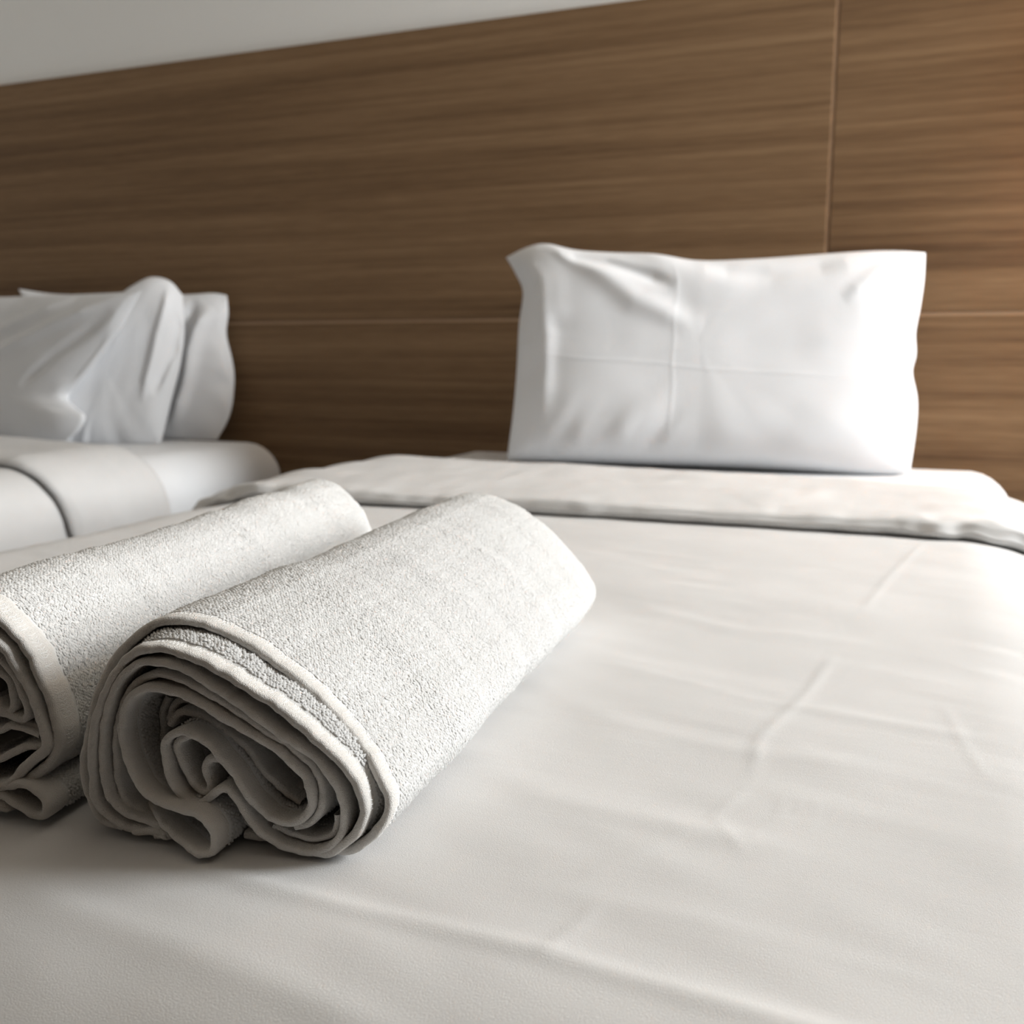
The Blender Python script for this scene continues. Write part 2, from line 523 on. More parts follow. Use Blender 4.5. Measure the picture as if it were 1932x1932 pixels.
def make_duvet(xc, y_near, y_far, hang, label, near):
    crumple = 1.0 if near else 0.3
    half, rad = (0.6375, 0.20) if near else (HALF, RAD)        # the near duvet slopes off more softly
    ztop = -0.2
    root = empty('duvet', C3(xc, 1.0, ztop))
    tag(root, label, 'duvet', 'duvets on the twin beds')
    # --- cover: flat over the bed, bent down at both sides and over the foot
    flat = half - rad
    side = rad * math.pi / 2 + hang
    if near:
        s = np.concatenate([np.linspace(-flat - side, -flat - 0.02, 50), np.linspace(-flat - 0.016, flat + 0.15, 390), np.linspace(flat + 0.153, flat + side, 40)])
        t = np.concatenate([np.linspace(-0.30, 0.20, 60), np.linspace(0.2025, 0.80, 240), np.linspace(0.806, 1.62, 130)])
    else:
        s = np.concatenate([np.linspace(-flat - side, flat, 90), np.linspace(flat + 0.006, flat + side, 70)])
        t = np.concatenate([np.linspace(-0.25, 0.7, 60), np.linspace(0.71, 1.55, 110)])
    Sg, Tg = np.meshgrid(s, t, indexing='ij')
    sx, ty = Sg.ravel(), Tg.ravel()
    y_edge = 0.288
    fall, fdrop = bend(np.maximum(y_edge - ty, 0), 0.20)
    yy = np.where(ty < y_edge, y_edge - fall, ty)
    h = 0.0022 * vnoise(np.stack([sx * 2.2, ty * 6.0], 1), 3) + 0.0010 * vnoise(np.stack([sx * 6 + ty * 3, ty * 16], 1), 4)
    h += 0.0004 * vnoise(np.stack([sx * 22, ty * 55 + sx * 12], 1), 5)
    if near:
        h += creases_near(xc + sx, ty)
    rest = np.maximum(np.abs(sx) - flat - rad * 1.3, 0)
    h += 0.012 * np.clip(rest / 0.2, 0, 1) * (1 + np.sin(ty * 21 + np.sign(sx) * 1.3))
    x, y, z = bed_surface(sx, yy, h, xc, half, ztop, rad, 0.04)
    z = z - fdrop
    V = np.stack([x, y, z], 1)
    mesh_obj('cover', V + O, grid_faces(len(s), len(t), flip=False), M_DUVET, root)
    # --- turned back end: a soft doubled band with a stitched lip
    ss = np.concatenate([np.linspace(-flat - side - 0.01, -flat + 0.05, 110), np.linspace(-flat + 0.054, flat - 0.05, 260), np.linspace(flat - 0.046, flat + side + 0.01, 110)])
    # profile: (position 0 near .. 1 far, extra y, height)
    prof = [(0, 0.030, 0.0006), (0, 0.012, 0.0010), (0, 0.004, 0.0020), (0, -0.001, 0.0045), (0, -0.003, 0.0075), (0, -0.0038, 0.0095),
            (0, -0.0030, 0.0106), (0, -0.0012, 0.0130), (0, 0.0008, 0.0155), (0, 0.003, 0.0175), (0, 0.006, 0.0190), (0, 0.011, 0.0200), (0, 0.02, 0.0206), (0, 0.04, 0.0208)]
    prof += [(f, 0, 0.0205 + 0.0025 * math.sin(f * math.pi)) for f in np.linspace(0.14 if near else 0.26, 0.93, 26)]
    prof += [(1, -0.012, 0.0200), (1, -0.004, 0.0185), (1, 0.001, 0.0160), (1, 0.003, 0.0105), (1, 0.001, 0.0050), (1, -0.004, 0.0010), (1, -0.03, -0.004)]
    if not near:                                               # smooth rolled edge without a visible seam
        prof[6:13] = [(0, 0.002, 0.0150), (0, 0.006, 0.0170), (0, 0.010, 0.0185), (0, 0.015, 0.0195), (0, 0.020, 0.0200), (0, 0.026, 0.0204), (0, 0.034, 0.0207)]
    n, m = len(ss), len(prof)
    pf = np.array(prof)
    k = np.clip((np.abs(ss) - flat + 0.10) / 0.16, 0, 1)               # crumpling grows toward the sides
    yn, yf = y_near(ss), y_far(ss)
    V = np.zeros((n, m, 3))
    for j in range(m):
        f, dy, hh = pf[j]
        base = yn * (1 - f) + yf * f + dy
        P2 = np.stack([ss * 9, np.full(n, f * 3.0)], 1)
        hgt = np.full(n, hh) + 0.0022 * vnoise(P2, 11) * (hh > 0.012) + 0.0007 * vnoise(np.stack([ss * 40, np.full(n, f * 8)], 1), 12) * (hh > 0.012)
        lip = math.exp(-((base - yn).mean() / 0.035) ** 2) if f == 0 else 0.0
        hgt += lip * crumple * (0.2 + k) * (0.0034 * vnoise(np.stack([ss * 55, np.full(n, dy * 60)], 1), 13)) * (hh > 0.003)
        base = base + lip * crumple * (0.25 + k) * 0.006 * vnoise(np.stack([ss * 38, np.full(n, hh * 70)], 1), 14)
        hgt = hgt * (1 + 0.10 * crumple * k * math.sin(j * 0.7))
        x, y, z = bed_surface(ss, base, hgt, xc, half + 0.002, ztop, rad, 0.05)
        V[:, j] = np.stack([x, y, z], 1)
    V = V.reshape(-1, 3)
    F = grid_faces(n, m, flip=False)
    jh = 9                                                     # the lip below the stitched seam is its own piece
    js = np.arange(len(F)) % (m - 1)
    fold = mesh_obj('turned_back_end', V + O, F[js >= jh], M_DUVET, root)
    hem = mesh_obj('hem', V + O, F[js < jh], M_DUVET, fold)
    return root


dv_near = make_duvet(XB, lambda s: 1.150 + 0.02 * np.sin(s * 2.2 + 0.4) + 0.05 * np.clip(-s - 0.35, 0, 1),
                     lambda s: 1.555 - 0.04 * s + 0.04 * np.clip(-s - 0.1, 0, 1) - 0.22 * np.clip(s - 0.30, 0, 1), 0.16,
                     'off-white duvet on the near bed, folded back below the upright pillow', True)
dv_far = make_duvet(XA, lambda s: 1.30 - 0.12 * np.clip(0.45 - s, 0, 1.2) * 0.3 + 0.25 * np.clip(s - 0.5, 0, 0.3),
                    lambda s: 1.555 + 0.20 * np.clip(0.5 - s, 0, 1.2) + 0.15 * np.clip(s - 0.5, 0, 0.4), 0.22,
                    'off-white duvet on the far bed, folded back and draped over its side', False)

# ------------------------------------------------------------------ pillows


def make_pillow(label, plane_n, plane_d, top, right, bottom, left, front, back, wrinkles, seed, group, p=4.2, q=0.56):
    """top/bottom run left to right, left/right run top to bottom (traced hem of the case)."""
    n = np.asarray(plane_n, float)
    nn = n / np.linalg.norm(n)
    if nn[1] > 0:
        nn = -nn                                              # faces the foot of the bed
    cv = []
    for c in (top, right, bottom, left):
        P = np.array([on_plane(x, y, n, plane_d) for x, y in c])
        cv.append(P)
    NU, NV = 261, 171

    def samp(P, k):
        Sx = spline(P, 0.002)
        L = np.linspace(0, len(Sx) - 1, k)
        i = np.clip(np.floor(L).astype(int), 0, len(Sx) - 2)
        f = (L - i)[:, None]
        return Sx[i] * (1 - f) + Sx[i + 1] * f

    T, R, B, Lf = samp(cv[0], NU), samp(cv[1], NV), samp(cv[2], NU), samp(cv[3], NV)
    # edge samples are packed toward the rim so that the steep sides stay smooth
    def warp(k):
        t = np.linspace(0, 1, k)
        return 0.5 - 0.5 * np.sign(0.5 - t) * np.abs(1 - 2 * t) ** 0.72 if False else 0.5 - 0.5 * np.cos(math.pi * t) * (0.55 + 0.45 * np.abs(np.cos(math.pi * t)))
    wu, wv = warp(NU), warp(NV)

    def at(P, w):
        L = w * (len(P) - 1)
        i = np.clip(np.floor(L).astype(int), 0, len(P) - 2)
        f = (L - i)[:, None]
        return P[i] * (1 - f) + P[i + 1] * f
    T, B, R, Lf = at(T, wu), at(B, wu), at(R, wv), at(Lf, wv)
    u, v = wu[:, None, None], wv[None, :, None]
    cor = ((1 - u) * (1 - v) * T[0] + u * (1 - v) * T[-1] + (1 - u) * v * B[0] + u * v * B[-1])
    G_ = (1 - v) * T[:, None] + v * B[:, None] + (1 - u) * Lf[None] + u * R[None] - cor
    U2, V2 = np.meshgrid(wu, wv, indexing='ij')
    prof = (np.clip(1 - np.abs(2 * U2 - 1) ** p, 0, 1) ** q) * (np.clip(1 - np.abs(2 * V2 - 1) ** p, 0, 1) ** q)
    pu = np.stack([U2.ravel() * 1.8, V2.ravel()], 1)
    rim = np.clip(np.minimum(np.minimum(U2, 1 - U2) * 1.8, np.minimum(V2, 1 - V2)) * 30, 0, 1)
    wr_ = np.zeros(U2.shape)
    for pts, a, sg in wrinkles:
        wr_ += ridge(U2 * 1.8, V2, [(c[0] * 1.8, c[1]) for c in pts], a, sg)
    edge = np.exp(-np.minimum(np.minimum(U2, 1 - U2) * 1.8, np.minimum(V2, 1 - V2)) / 0.13)
    nz = (0.0045 * vnoise(pu * 2.3, seed) + 0.0012 * vnoise(pu * 6.3, seed + 1)).reshape(U2.shape)
    ang = np.arctan2(V2 - 0.5, U2 - 0.5)
    pk = (0.006 * edge * vnoise(np.stack([ang.ravel() * 5, edge.ravel() * 1.5], 1), seed + 2).reshape(U2.shape))
    crush = np.exp(-((1 - V2) / 0.16) ** 2) * np.clip((0.52 - U2) / 0.12, 0, 1) * np.clip(U2 / 0.06, 0, 1)
    pk += 0.0065 * crush * vnoise(np.stack([(U2 * 22 + V2 * 7).ravel(), (V2 * 5 - U2 * 4).ravel()], 1), seed + 3).reshape(U2.shape)
    hf = front * prof + (wr_ + nz + pk) * rim
    hb_ = back * prof + (nz * 0.7 + pk) * rim
    A = G_ + nn * hf[..., None]
    Bk = G_ - nn * hb_[..., None]
    Bk[:, :, 1] = np.minimum(Bk[:, :, 1], 2.044)
    for Q in (A, Bk):
        Q[:, :, 2] = np.maximum(Q[:, :, 2], -0.206)
    N = NU * NV
    V = np.vstack([A.reshape(-1, 3), Bk.reshape(-1, 3)])
    Fa, Fb = grid_faces(NU, NV, 0, flip=False), grid_faces(NU, NV, N, flip=True)
    # weld the rims
    idx = np.arange(2 * N)
    ii = np.arange(N).reshape(NU, NV)
    rimv = np.concatenate([ii[0], ii[-1], ii[:, 0], ii[:, -1]])
    idx[rimv + N] = rimv
    F = idx[np.vstack([Fa, Fb])]
    used = np.unique(F)
    remap = np.zeros(2 * N, int)
    remap[used] = np.arange(len(used))
    o = mesh_obj('pillow', V[used] + O, remap[F], M_CASE)
    tag(o, label, 'pillow', group)
    return o


def lean_plane(y0, lean, yaw=0.0, x0=0.0):
    """Plane standing on the bed at (x0, y0), leaning back; yaw > 0 turns its face to the window."""
    a = math.radians(yaw)
    n = (-math.sin(a), math.cos(a), -lean)
    return n, float(np.dot(n, (x0, y0, -0.2)))


PG = 'white bed pillows propped at the headboard'
n_, d_ = lean_plane(1.79, 0.30, 7.0, -0.38)
make_pillow('white creased pillow standing alone on the near bed', n_, d_,
            [(955, 486), (998, 470), (1035, 466), (1100, 481), (1230, 489), (1310, 500), (1400, 499), (1500, 491), (1640, 481), (1746, 477)],
            [(1746, 477), (1743, 530), (1736, 580), (1727, 630), (1728, 670), (1721, 705), (1730, 755), (1728, 810), (1716, 893)],
            [(957, 868), (1050, 871), (1200, 876), (1400, 884), (1580, 895), (1650, 896), (1716, 893)],
            [(955, 486), (972, 515), (988, 555), (981, 620), (977, 700), (969, 790), (957, 868)],
            0.085, 0.075,
            [([(0.425, 0.02), (0.43, 0.5), (0.425, 0.97)], 0.0006, 0.006), ([(0.015, 0.08), (0.07, 0.26), (0.10, 0.50), (0.10, 0.92)], 0.007, 0.045), ([(0.03, 0.575), (0.4, 0.58), (0.97, 0.63)], 0.0009, 0.006),
             ([(0.02, 0.05), (0.10, 0.25), (0.13, 0.45)], 0.005, 0.07), ([(0.10, 0.04), (0.22, 0.16), (0.33, 0.30), (0.5, 0.40)], 0.007, 0.05),
             ([(0.14, 0.10), (0.26, 0.12), (0.42, 0.22)], -0.008, 0.035), ([(0.97, 0.04), (0.9, 0.14), (0.82, 0.28)], 0.004, 0.035), ([(0.99, 0.10), (0.93, 0.22), (0.88, 0.36)], -0.003, 0.035),
             
             ([(0.5, 0.10), (0.65, 0.14), (0.82, 0.10)], -0.006, 0.05)],
            21, PG, 6.0, 0.5)
n_, d_ = lean_plane(1.955, 0.10, 9.0, -1.70)
make_pillow('hindmost white pillow against the headboard on the far bed', n_, d_,
            [(35, 545), (110, 555), (230, 556), (345, 556), (400, 553), (428, 557)],
            [(428, 557), (430, 590), (426, 630), (437, 680), (441, 725), (432, 785), (408, 833)],
            [(50, 835), (160, 836), (300, 835), (360, 834), (408, 833)],
            [(35, 545), (60, 600), (52, 700), (50, 835)],
            0.05, 0.05,
            [([(0.95, 0.1), (0.86, 0.4), (0.78, 0.9)], 0.015, 0.05), ([(0.88, 0.05), (0.80, 0.3), (0.72, 0.7)], -0.012, 0.05)], 31, PG)
n_, d_ = lean_plane(1.85, 0.15, 14.0, -1.60)
make_pillow('peaked white pillow wedged between two others on the far bed', n_, d_,
            [(70, 590), (140, 572), (215, 562), (250, 540), (285, 523), (320, 530), (344, 556)],
            [(344, 556), (347, 620), (341, 680), (325, 745), (303, 838)],
            [(70, 842), (140, 843), (235, 844), (303, 838)],
            [(70, 590), (85, 650), (82, 750), (70, 842)],
            0.045, 0.035,
            [([(0.93, 0.02), (0.86, 0.35), (0.84, 0.75)], 0.008, 0.05), ([(0.99, 0.15), (0.95, 0.4), (0.9, 0.7)], -0.010, 0.05)], 41, PG)
a_ = math.radians(10)
n_ = (math.sin(a_), math.cos(a_), -0.22)
d_ = float(np.dot(n_, (-1.72, 1.705, -0.2)))
make_pillow('foremost pillow on the far bed, greyish in shade with a loose case corner', n_, d_,
            [(-170, 575), (-90, 562), (0, 561), (140, 556), (225, 552), (268, 546)],
            [(268, 546), (225, 620), (170, 695), (128, 745), (140, 768), (160, 785), (148, 812), (120, 835)],
            [(-170, 835), (-90, 838), (0, 838), (60, 838), (120, 835)],
            [(-170, 575), (-150, 660), (-155, 760), (-170, 835)],
            0.045, 0.03,
            [([(0.97, 0.03), (0.7, 0.3), (0.45, 0.5)], 0.012, 0.04), ([(0.8, 0.04), (0.6, 0.22), (0.4, 0.35)], 0.010, 0.04),
             ([(0.97, 0.12), (0.85, 0.4), (0.8, 0.6)], -0.008, 0.04)], 51, PG)

# ------------------------------------------------------------------ rolled towels
OCT = np.array([(1, 0, 0), (-1, 0, 0), (0, 1, 0), (0, -1, 0), (0, 0, 1)], float)
OCF = np.array([(0, 2, 4), (2, 1, 4), (1, 3, 4), (3, 0, 4)])


def beads(P, A, B, Nn, la, lb, ln):
    """Small loops of yarn: stretched octahedra at P along axes A, B, N."""
    n = len(P)
    V = (P[:, None] + OCT[None, :, 0:1] * (A * la[:, None])[:, None] + OCT[None, :, 1:2] * (B * lb[:, None])[:, None]
         + OCT[None, :, 2:3] * (Nn * ln[:, None])[:, None]).reshape(-1, 3)
    F = (OCF[None] + (np.arange(n) * 5)[:, None, None]).reshape(-1, 3)
    return V, F


class Towel:
    """A towel rolled along `axis`; sheets are traced across its open front."""

    def __init__(self, label, axis_deg, plane_deg, P0, length, z_floor):
        a = math.radians(axis_deg)
        self.ax = np.array([-math.sin(a), math.cos(a), 0.0])      # pointing away from the viewer
        self.e1 = np.array([math.cos(a), math.sin(a), 0.0])
        b = math.radians(plane_deg)
        self.pn = np.array([-math.sin(b), math.cos(b), 0.0])
        self.P0 = np.asarray(P0, float)
        self.len, self.zf = length, z_floor
        self.root = empty('rolled_towel', C3(*P0))
        tag(self.root, label, 'towel', 'rolled terry towels on the near bed')
        self.body, self.hem, self.loops, self.stitch = [], [], [], []
        self.a0 = float(self.ax @ self.P0)

    def world_pts(self, trace):
        out = []
        for t in trace:
            o = t[2] if len(t) > 2 else 0.0
            P = on_plane(t[0], t[1], self.pn, float(self.pn @ self.P0) + o)
            out.append((P @ self.e1, max(P[2], self.zf + 0.002), P @ self.ax))
        return np.array(out)

    def sheet(self, trace, th=0.0040, hem=0.008, back=None, outer=False, loop_band=0.022, sides=(1, -1), seed=0, wob=1.0, stitches=False, puff=1.0):
        back = back or self.len
        L = spline(self.world_pts(trace), 0.0016 if not outer else 0.0018)
        n = len(L)
        t2 = np.gradient(L[:, :2], axis=0)
        t2 /= np.linalg.norm(t2, axis=1)[:, None] + 1e-9
        n2 = np.stack([-t2[:, 1], t2[:, 0]], 1)
        c = L[:, :2].mean(0)
        if outer and np.mean(np.sum((L[:, :2] - c) * n2, 1)) < 0:
            n2 = -n2
        arc = np.concatenate([[0], np.cumsum(np.linalg.norm(np.diff(L[:, :2], axis=0), axis=1))])
        L = L.copy()
        L[:, 2] += wob * (0.0005 * vnoise(np.stack([arc * 120, arc * 0 + seed], 1), seed + 5) + 0.0004 * vnoise(np.stack([arc * 420, arc * 0], 1), seed + 6))
        L[:, :2] += n2 * (wob * 0.00025 * vnoise(np.stack([arc * 260, arc * 0 + 2], 1), seed + 7))[:, None]
        T = th * (1 + 0.12 * vnoise(np.stack([arc * 150, arc * 0], 1), seed + 8))
        deep = np.array([0.003, 0.0055, hem * 0.85, hem, hem + 0.0015, hem + 0.006, 0.02, 0.03, 0.045])
        full = np.concatenate([deep, np.linspace(0.06, back - 0.03, 26 if outer else 8), back - np.array([0.022, 0.015, 0.009, 0.004, 0.001, 0.0])])

        def fold(a, side):
            """half thickness profile: plump hem, pinched stitch line, then pile"""
            w = np.full(n, 0.5) * T
            pinch = math.exp(-((a - hem) / 0.0014) ** 2)
            g = 1.06 if a <= hem else 0.9
            if side > 0 and a > hem:
                g += (puff - 1) * min(1.0, (a - hem) / 0.005)
            return w * (1 - 0.30 * pinch) * g

        def shift(a):
            """slow drift of the roll from front to back, and its rounded far end"""
            d = np.zeros((n, 2))
            if outer:
                x = np.stack([arc * 14, np.full(n, a * 22)], 1)
                d += n2 * (0.0016 * vnoise(x, seed + 20) * min(1, a / 0.05) + 0.0010 * vnoise(np.stack([arc * 10 + a * 26, np.full(n, a * 75)], 1), seed + 21) * min(1, a / 0.08))[:, None]
            d[:, 1] += 0.004 * a / back if outer else 0.0
            f = max(0.0, (a - (back - 0.022)) / 0.022)
            k = 1 - 0.16 * f ** 2.5
            d += (c - L[:, :2]) * (1 - k)
            return d

        rows, tags = [], []
        for a in full[::-1]:
            rows.append((a, +1, fold(a, 1)))
        ph = np.linspace(90, -90, 7)
        for p_ in ph:
            rows.append((None, math.sin(math.radians(p_)), math.cos(math.radians(p_))))
        for a in full:
            rows.append((a, -1, fold(a, -1)))
        V = np.zeros((n, len(rows), 3))
        for j, (a, sd, w) in enumerate(rows):
            if a is None:
                off = T * 0.53 * sd
                aa = L[:, 2] + T * 0.5 * (1 - w)
                q = L[:, :2] + n2 * off[:, None]
            else:
                q = L[:, :2] + n2 * (sd * w)[:, None] + shift(a)
                aa = L[:, 2] + T * 0.5 + a
            zc = np.maximum(q[:, 1], self.zf)
            V[:, j] = self.e1 * q[:, 0:1] + self.ax * aa[:, None] + np.array([0, 0, 1.0]) * zc[:, None]
        m = len(rows)
        F = grid_faces(n, m)
        js = np.arange(len(F)) % (m - 1)
        nb, nd = len(full), int(np.searchsorted(full, hem))
        hemj = (js >= nb - 1 - nd) & (js < nb + 7 + nd)
        Vf = V.reshape(-1, 3)
        self.hem.append((Vf, F[hemj]))
        self.body.append((Vf, F[~hemj]))
        # --- loops of pile
        for side in sides:
            far = back - 0.004 if (outer and side == 1) else hem + loop_band
            pa, pc = 0.00106, 0.00148
            rows_a = np.arange(hem + 0.0016, far, pa)
            PP = []
            for ia, a in enumerate(rows_a):
                u = np.arange(0.001, arc[-1] - 0.001, pc) + (0.5 * pc if ia % 2 else 0)
                u = u + RNG.normal(0, 0.00022, len(u))
                PP.append(np.stack([u, np.full(len(u), a) + RNG.normal(0, 0.00016, len(u))], 1))
            PP = np.vstack(PP)
            u, a = PP[:, 0], PP[:, 1]
            fi = np.interp(u, arc, np.arange(n))
            i0 = np.clip(np.floor(fi).astype(int), 0, n - 2)
            fu = (fi - i0)[:, None]
            cols = np.arange(nb)[::-1] if side == 1 else np.arange(nb) + nb + 7     # rows by growing depth
            fa = np.interp(a, full, np.arange(nb))
            j0 = np.clip(np.floor(fa).astype(int), 0, nb - 2)
            ga = (fa - j0)[:, None]
            A_, B_ = V[i0, cols[j0]], V[i0 + 1, cols[j0]]
            C_, D_ = V[i0, cols[j0 + 1]], V[i0 + 1, cols[j0 + 1]]
            P = (A_ * (1 - fu) + B_ * fu) * (1 - ga) + (C_ * (1 - fu) + D_ * fu) * ga
            N2 = n2[i0] * side
            Nv = self.e1 * N2[:, 0:1] + np.array([0, 0, 1.0]) * N2[:, 1:2]
            Tv = self.e1 * t2[i0][:, 0:1] + np.array([0, 0, 1.0]) * t2[i0][:, 1:2]
            keep = P[:, 2] > self.zf + 0.0015
            if outer and side == 1:
                keep &= ~((Nv[:, 2] < -0.75))
            P, Nv, Tv = P[keep], Nv[keep], Tv[keep]
            k = len(P)
            yaw = RNG.normal(0, 0.42, k)[:, None]
            Av = np.tile(self.ax, (k, 1))
            A1 = Tv * np.cos(yaw) + Av * np.sin(yaw)
            B1 = -Tv * np.sin(yaw) + Av * np.cos(yaw)
            tilt = RNG.normal(0, 0.12, k)[:, None]
            A1, N1 = A1 * np.cos(tilt) + Nv * np.sin(tilt), Nv * np.cos(tilt) - A1 * np.sin(tilt)
            sc = RNG.uniform(0.78, 1.2, k) * (1.0 if outer else 1.12)
            hs = 1.0 if outer else 1.5
            self.loops.append(beads(P + Nv * RNG.normal(0.00014, 0.00014, k)[:, None], A1, B1, N1, 0.00104 * sc, 0.00068 * sc, 0.00055 * sc * hs))
        # --- running stitch along both faces of the hem
        u = np.arange(0.002, arc[-1] - 0.002, 0.0023)
        i0 = np.clip(np.round(np.interp(u, arc, np.arange(n))).astype(int), 0, n - 1)
        Tv = self.e1 * t2[i0][:, 0:1] + np.array([0, 0, 1.0]) * t2[i0][:, 1:2]
        for side in (1, -1):
            kf = int(np.argmin(np.abs(full - hem * 0.85)))
            jj = nb - 1 - kf if side == 1 else nb + 7 + kf
            Nv = (self.e1 * n2[i0][:, 0:1] + np.array([0, 0, 1.0]) * n2[i0][:, 1:2]) * side
            k = len(u)
            self.stitch.append(beads(V[i0, jj], Tv, np.tile(self.ax, (k, 1)), Nv, np.full(k, 0.0008), np.full(k, 0.00022), np.full(k, 0.00018)))
        # --- overlock thread across the hem
        if stitches:
            u = np.arange(0.002, arc[-1] - 0.002, 0.0021)
            u = u + RNG.normal(0, 0.0003, len(u))
            i0 = np.clip(np.round(np.interp(u, arc, np.arange(n))).astype(int), 0, n - 1)
            Nv = self.e1 * n2[i0][:, 0:1] + np.array([0, 0, 1.0]) * n2[i0][:, 1:2]
            Tv = self.e1 * t2[i0][:, 0:1] + np.array([0, 0, 1.0]) * t2[i0][:, 1:2]
            for da, sk in ((0.0018, 0.25), (0.0046, -0.3)):
                jj = nb - 1 - int(np.argmin(np.abs(full - (da + 0.0012))))
                P = V[i0, jj] + Nv * 0.00008
                k = len(P)
                s_ = (RNG.normal(sk, 0.15, k))[:, None]
                A1 = self.ax * np.cos(s_) + Tv * np.sin(s_)
                B1 = -self.ax * np.sin(s_) + Tv * np.cos(s_)
                self.stitch.append(beads(P, A1, B1, Nv, np.full(k, 0.0019), np.full(k, 0.00024), np.full(k, 0.00026)))
        return V

    def finish(self):
        def join(parts):
            vs, fs, o = [], [], 0
            for v, f in parts:
                vs.append(v)
                fs.append(f + o)
                o += len(v)
            V, F = np.vstack(vs), np.vstack(fs)
            used = np.unique(F)
            rm = np.zeros(len(V), np.int64)
            rm[used] = np.arange(len(used))
            return V[used] + O, rm[F]
        V, F = join(self.body)
        cl = mesh_obj('terry_cloth', V, F, M_TERRY, self.root)
        V, F = join(self.hem)
        hm = tag(mesh_obj('hem', V, F, M_HEM, self.root), 'smooth stitched hem along the rolled edge')
        V, F = join(self.loops)
        tag(mesh_obj('terry_loops', V, F, M_LOOP, cl), None, None, None, 'stuff')
        if self.stitch:
            V, F = join(self.stitch)
            tag(mesh_obj('overlock_stitching', V, F, M_THREAD, hm), None, None, None, 'stuff')


def q1(*p): return [(140 + x / 6.0375, 1140 + y / 6.0375) for x, y in p]
def q2(*p): return [(440 + x / 5.6824, 1140 + y / 5.6824) for x, y in p]
def q3(*p): return [(140 + x / 6.0375, 1380 + y / 6.0375) for x, y in p]
def q4(*p): return [(440 + x / 5.6824, 1380 + y / 5.6824) for x, y in p]


def off(pts, *keys):
    """Give each traced point a recession, interpolated between keys."""
    k = np.linspace(0, len(keys) - 1, len(pts))
    o = np.interp(k, np.arange(len(keys)), keys)
    return [(x, y, float(d)) for (x, y), d in zip(pts, o)]


ZF = -0.1995
tw = Towel('front rolled white terry towel showing its whole spiral end', 4.4, 10, (-0.2115, 0.319, -0.2), 0.375, ZF)
L1 = (off(q3((560, 1150), (300, 1010), (150, 760), (92, 520), (85, 330), (115, 160)), 0.004, 0.004)
      + off(q1((155, 1400), (215, 1150), (300, 900), (440, 640), (600, 450), (720, 345), (880, 240), (1050, 195), (1250, 205), (1450, 240), (1650, 315)), 0.004, 0.012, 0.018)
      + off(q2((0, 370), (200, 490), (420, 640), (620, 790), (850, 990), (1050, 1180)), 0.018, 0.015)
      + off(q4((1270, 60), (1400, 240), (1500, 420), (1590, 600), (1640, 740), (1640, 860), (1590, 1000), (1500, 1110), (1380, 1210), (1250, 1290), (1050, 1350)), 0.014, 0.006, 0.003, 0.004))
tw.sheet(L1, 0.0036, 0.0065, outer=True, seed=1, stitches=True)
L2 = (off(q3((900, 1150), (620, 1120), (470, 1050), (330, 955), (240, 850), (192, 700), (182, 450), (178, 200)), 0.001, -0.001)
      + off(q1((205, 1440), (245, 1250), (335, 1000), (445, 790), (560, 640), (700, 545), (850, 515), (1000, 525), (1200, 575), (1400, 655), (1600, 755)), 0.0, 0.0)
      + off(q2((80, 875), (250, 985), (450, 1120), (700, 1315), (850, 1450)), 0, 0)
      + off(q4((1065, 270), (1215, 440), (1325, 640), (1380, 800), (1380, 930), (1330, 1060), (1230, 1175), (1100, 1275), (980, 1340), (850, 1365)), 0, 0))
tw.sheet(L2, 0.0036, 0.0065, seed=2, sides=(1, -1), stitches=True, puff=2.2)
L3 = (q3((980, 1085), (700, 1005), (540, 925), (400, 790), (335, 620), (303, 400), (295, 100))
      + q1((305, 1440), (345, 1250), (405, 1050), (505, 855), (625, 730), (750, 675), (900, 670), (1100, 700), (1300, 790), (1500, 920), (1700, 1050))
      + q2((80, 1105), (150, 1155), (300, 1275), (480, 1410))
      + q4((640, 130), (800, 250), (950, 390), (1060, 540), (1130, 690), (1165, 830), (1165, 980), (1140, 1110), (1080, 1210), (980, 1280), (850, 1320), (700, 1310), (520, 1250), (350, 1145), (200, 1010), (100, 880), (45, 770))
      + q3((1800, 745), (1720, 680), (1660, 665), (1590, 705), (1500, 785), (1420, 840), (1330, 840), (1235, 775), (1135, 645), (1055, 480), (1008, 300), (1005, 150), (1060, 65), (1170, 20))
      + q3((1260, 25), (1400, 90), (1540, 200), (1680, 360), (1830, 550))
      + q4((100, 640), (220, 800), (330, 905), (450, 975), (580, 1000), (700, 965), (785, 880), (820, 760), (800, 620), (735, 490), (620, 360), (450, 210), (280, 105), (120, 15))
      + q2((0, 1295))
      + q1((1700, 1320), (1500, 1200), (1300, 1090), (1100, 1015), (850, 960), (710, 1000), (610, 1085), (550, 1200), (520, 1400))
      + q3((520, 100), (558, 270), (625, 460), (705, 610), (805, 730), (930, 820), (1100, 882), (1250, 915), (1400, 975), (1500, 1065), (1565, 1200), (1575, 1320), (1540, 1415), (1470, 1450), (1385, 1415), (1250, 1315), (1100, 1175), (960, 1025), (870, 890), (830, 780)))
nL = len(L3)
L3 = [(x, y, d) for (x, y), d in zip(L3, np.interp(np.arange(nL), [0, nL - 20, nL - 12, nL - 6, nL - 3, nL - 1], [0, 0, -0.008, -0.011, -0.002, 0.014]))]
tw.sheet(L3, 0.0031, 0.0085, back=0.30, seed=3)
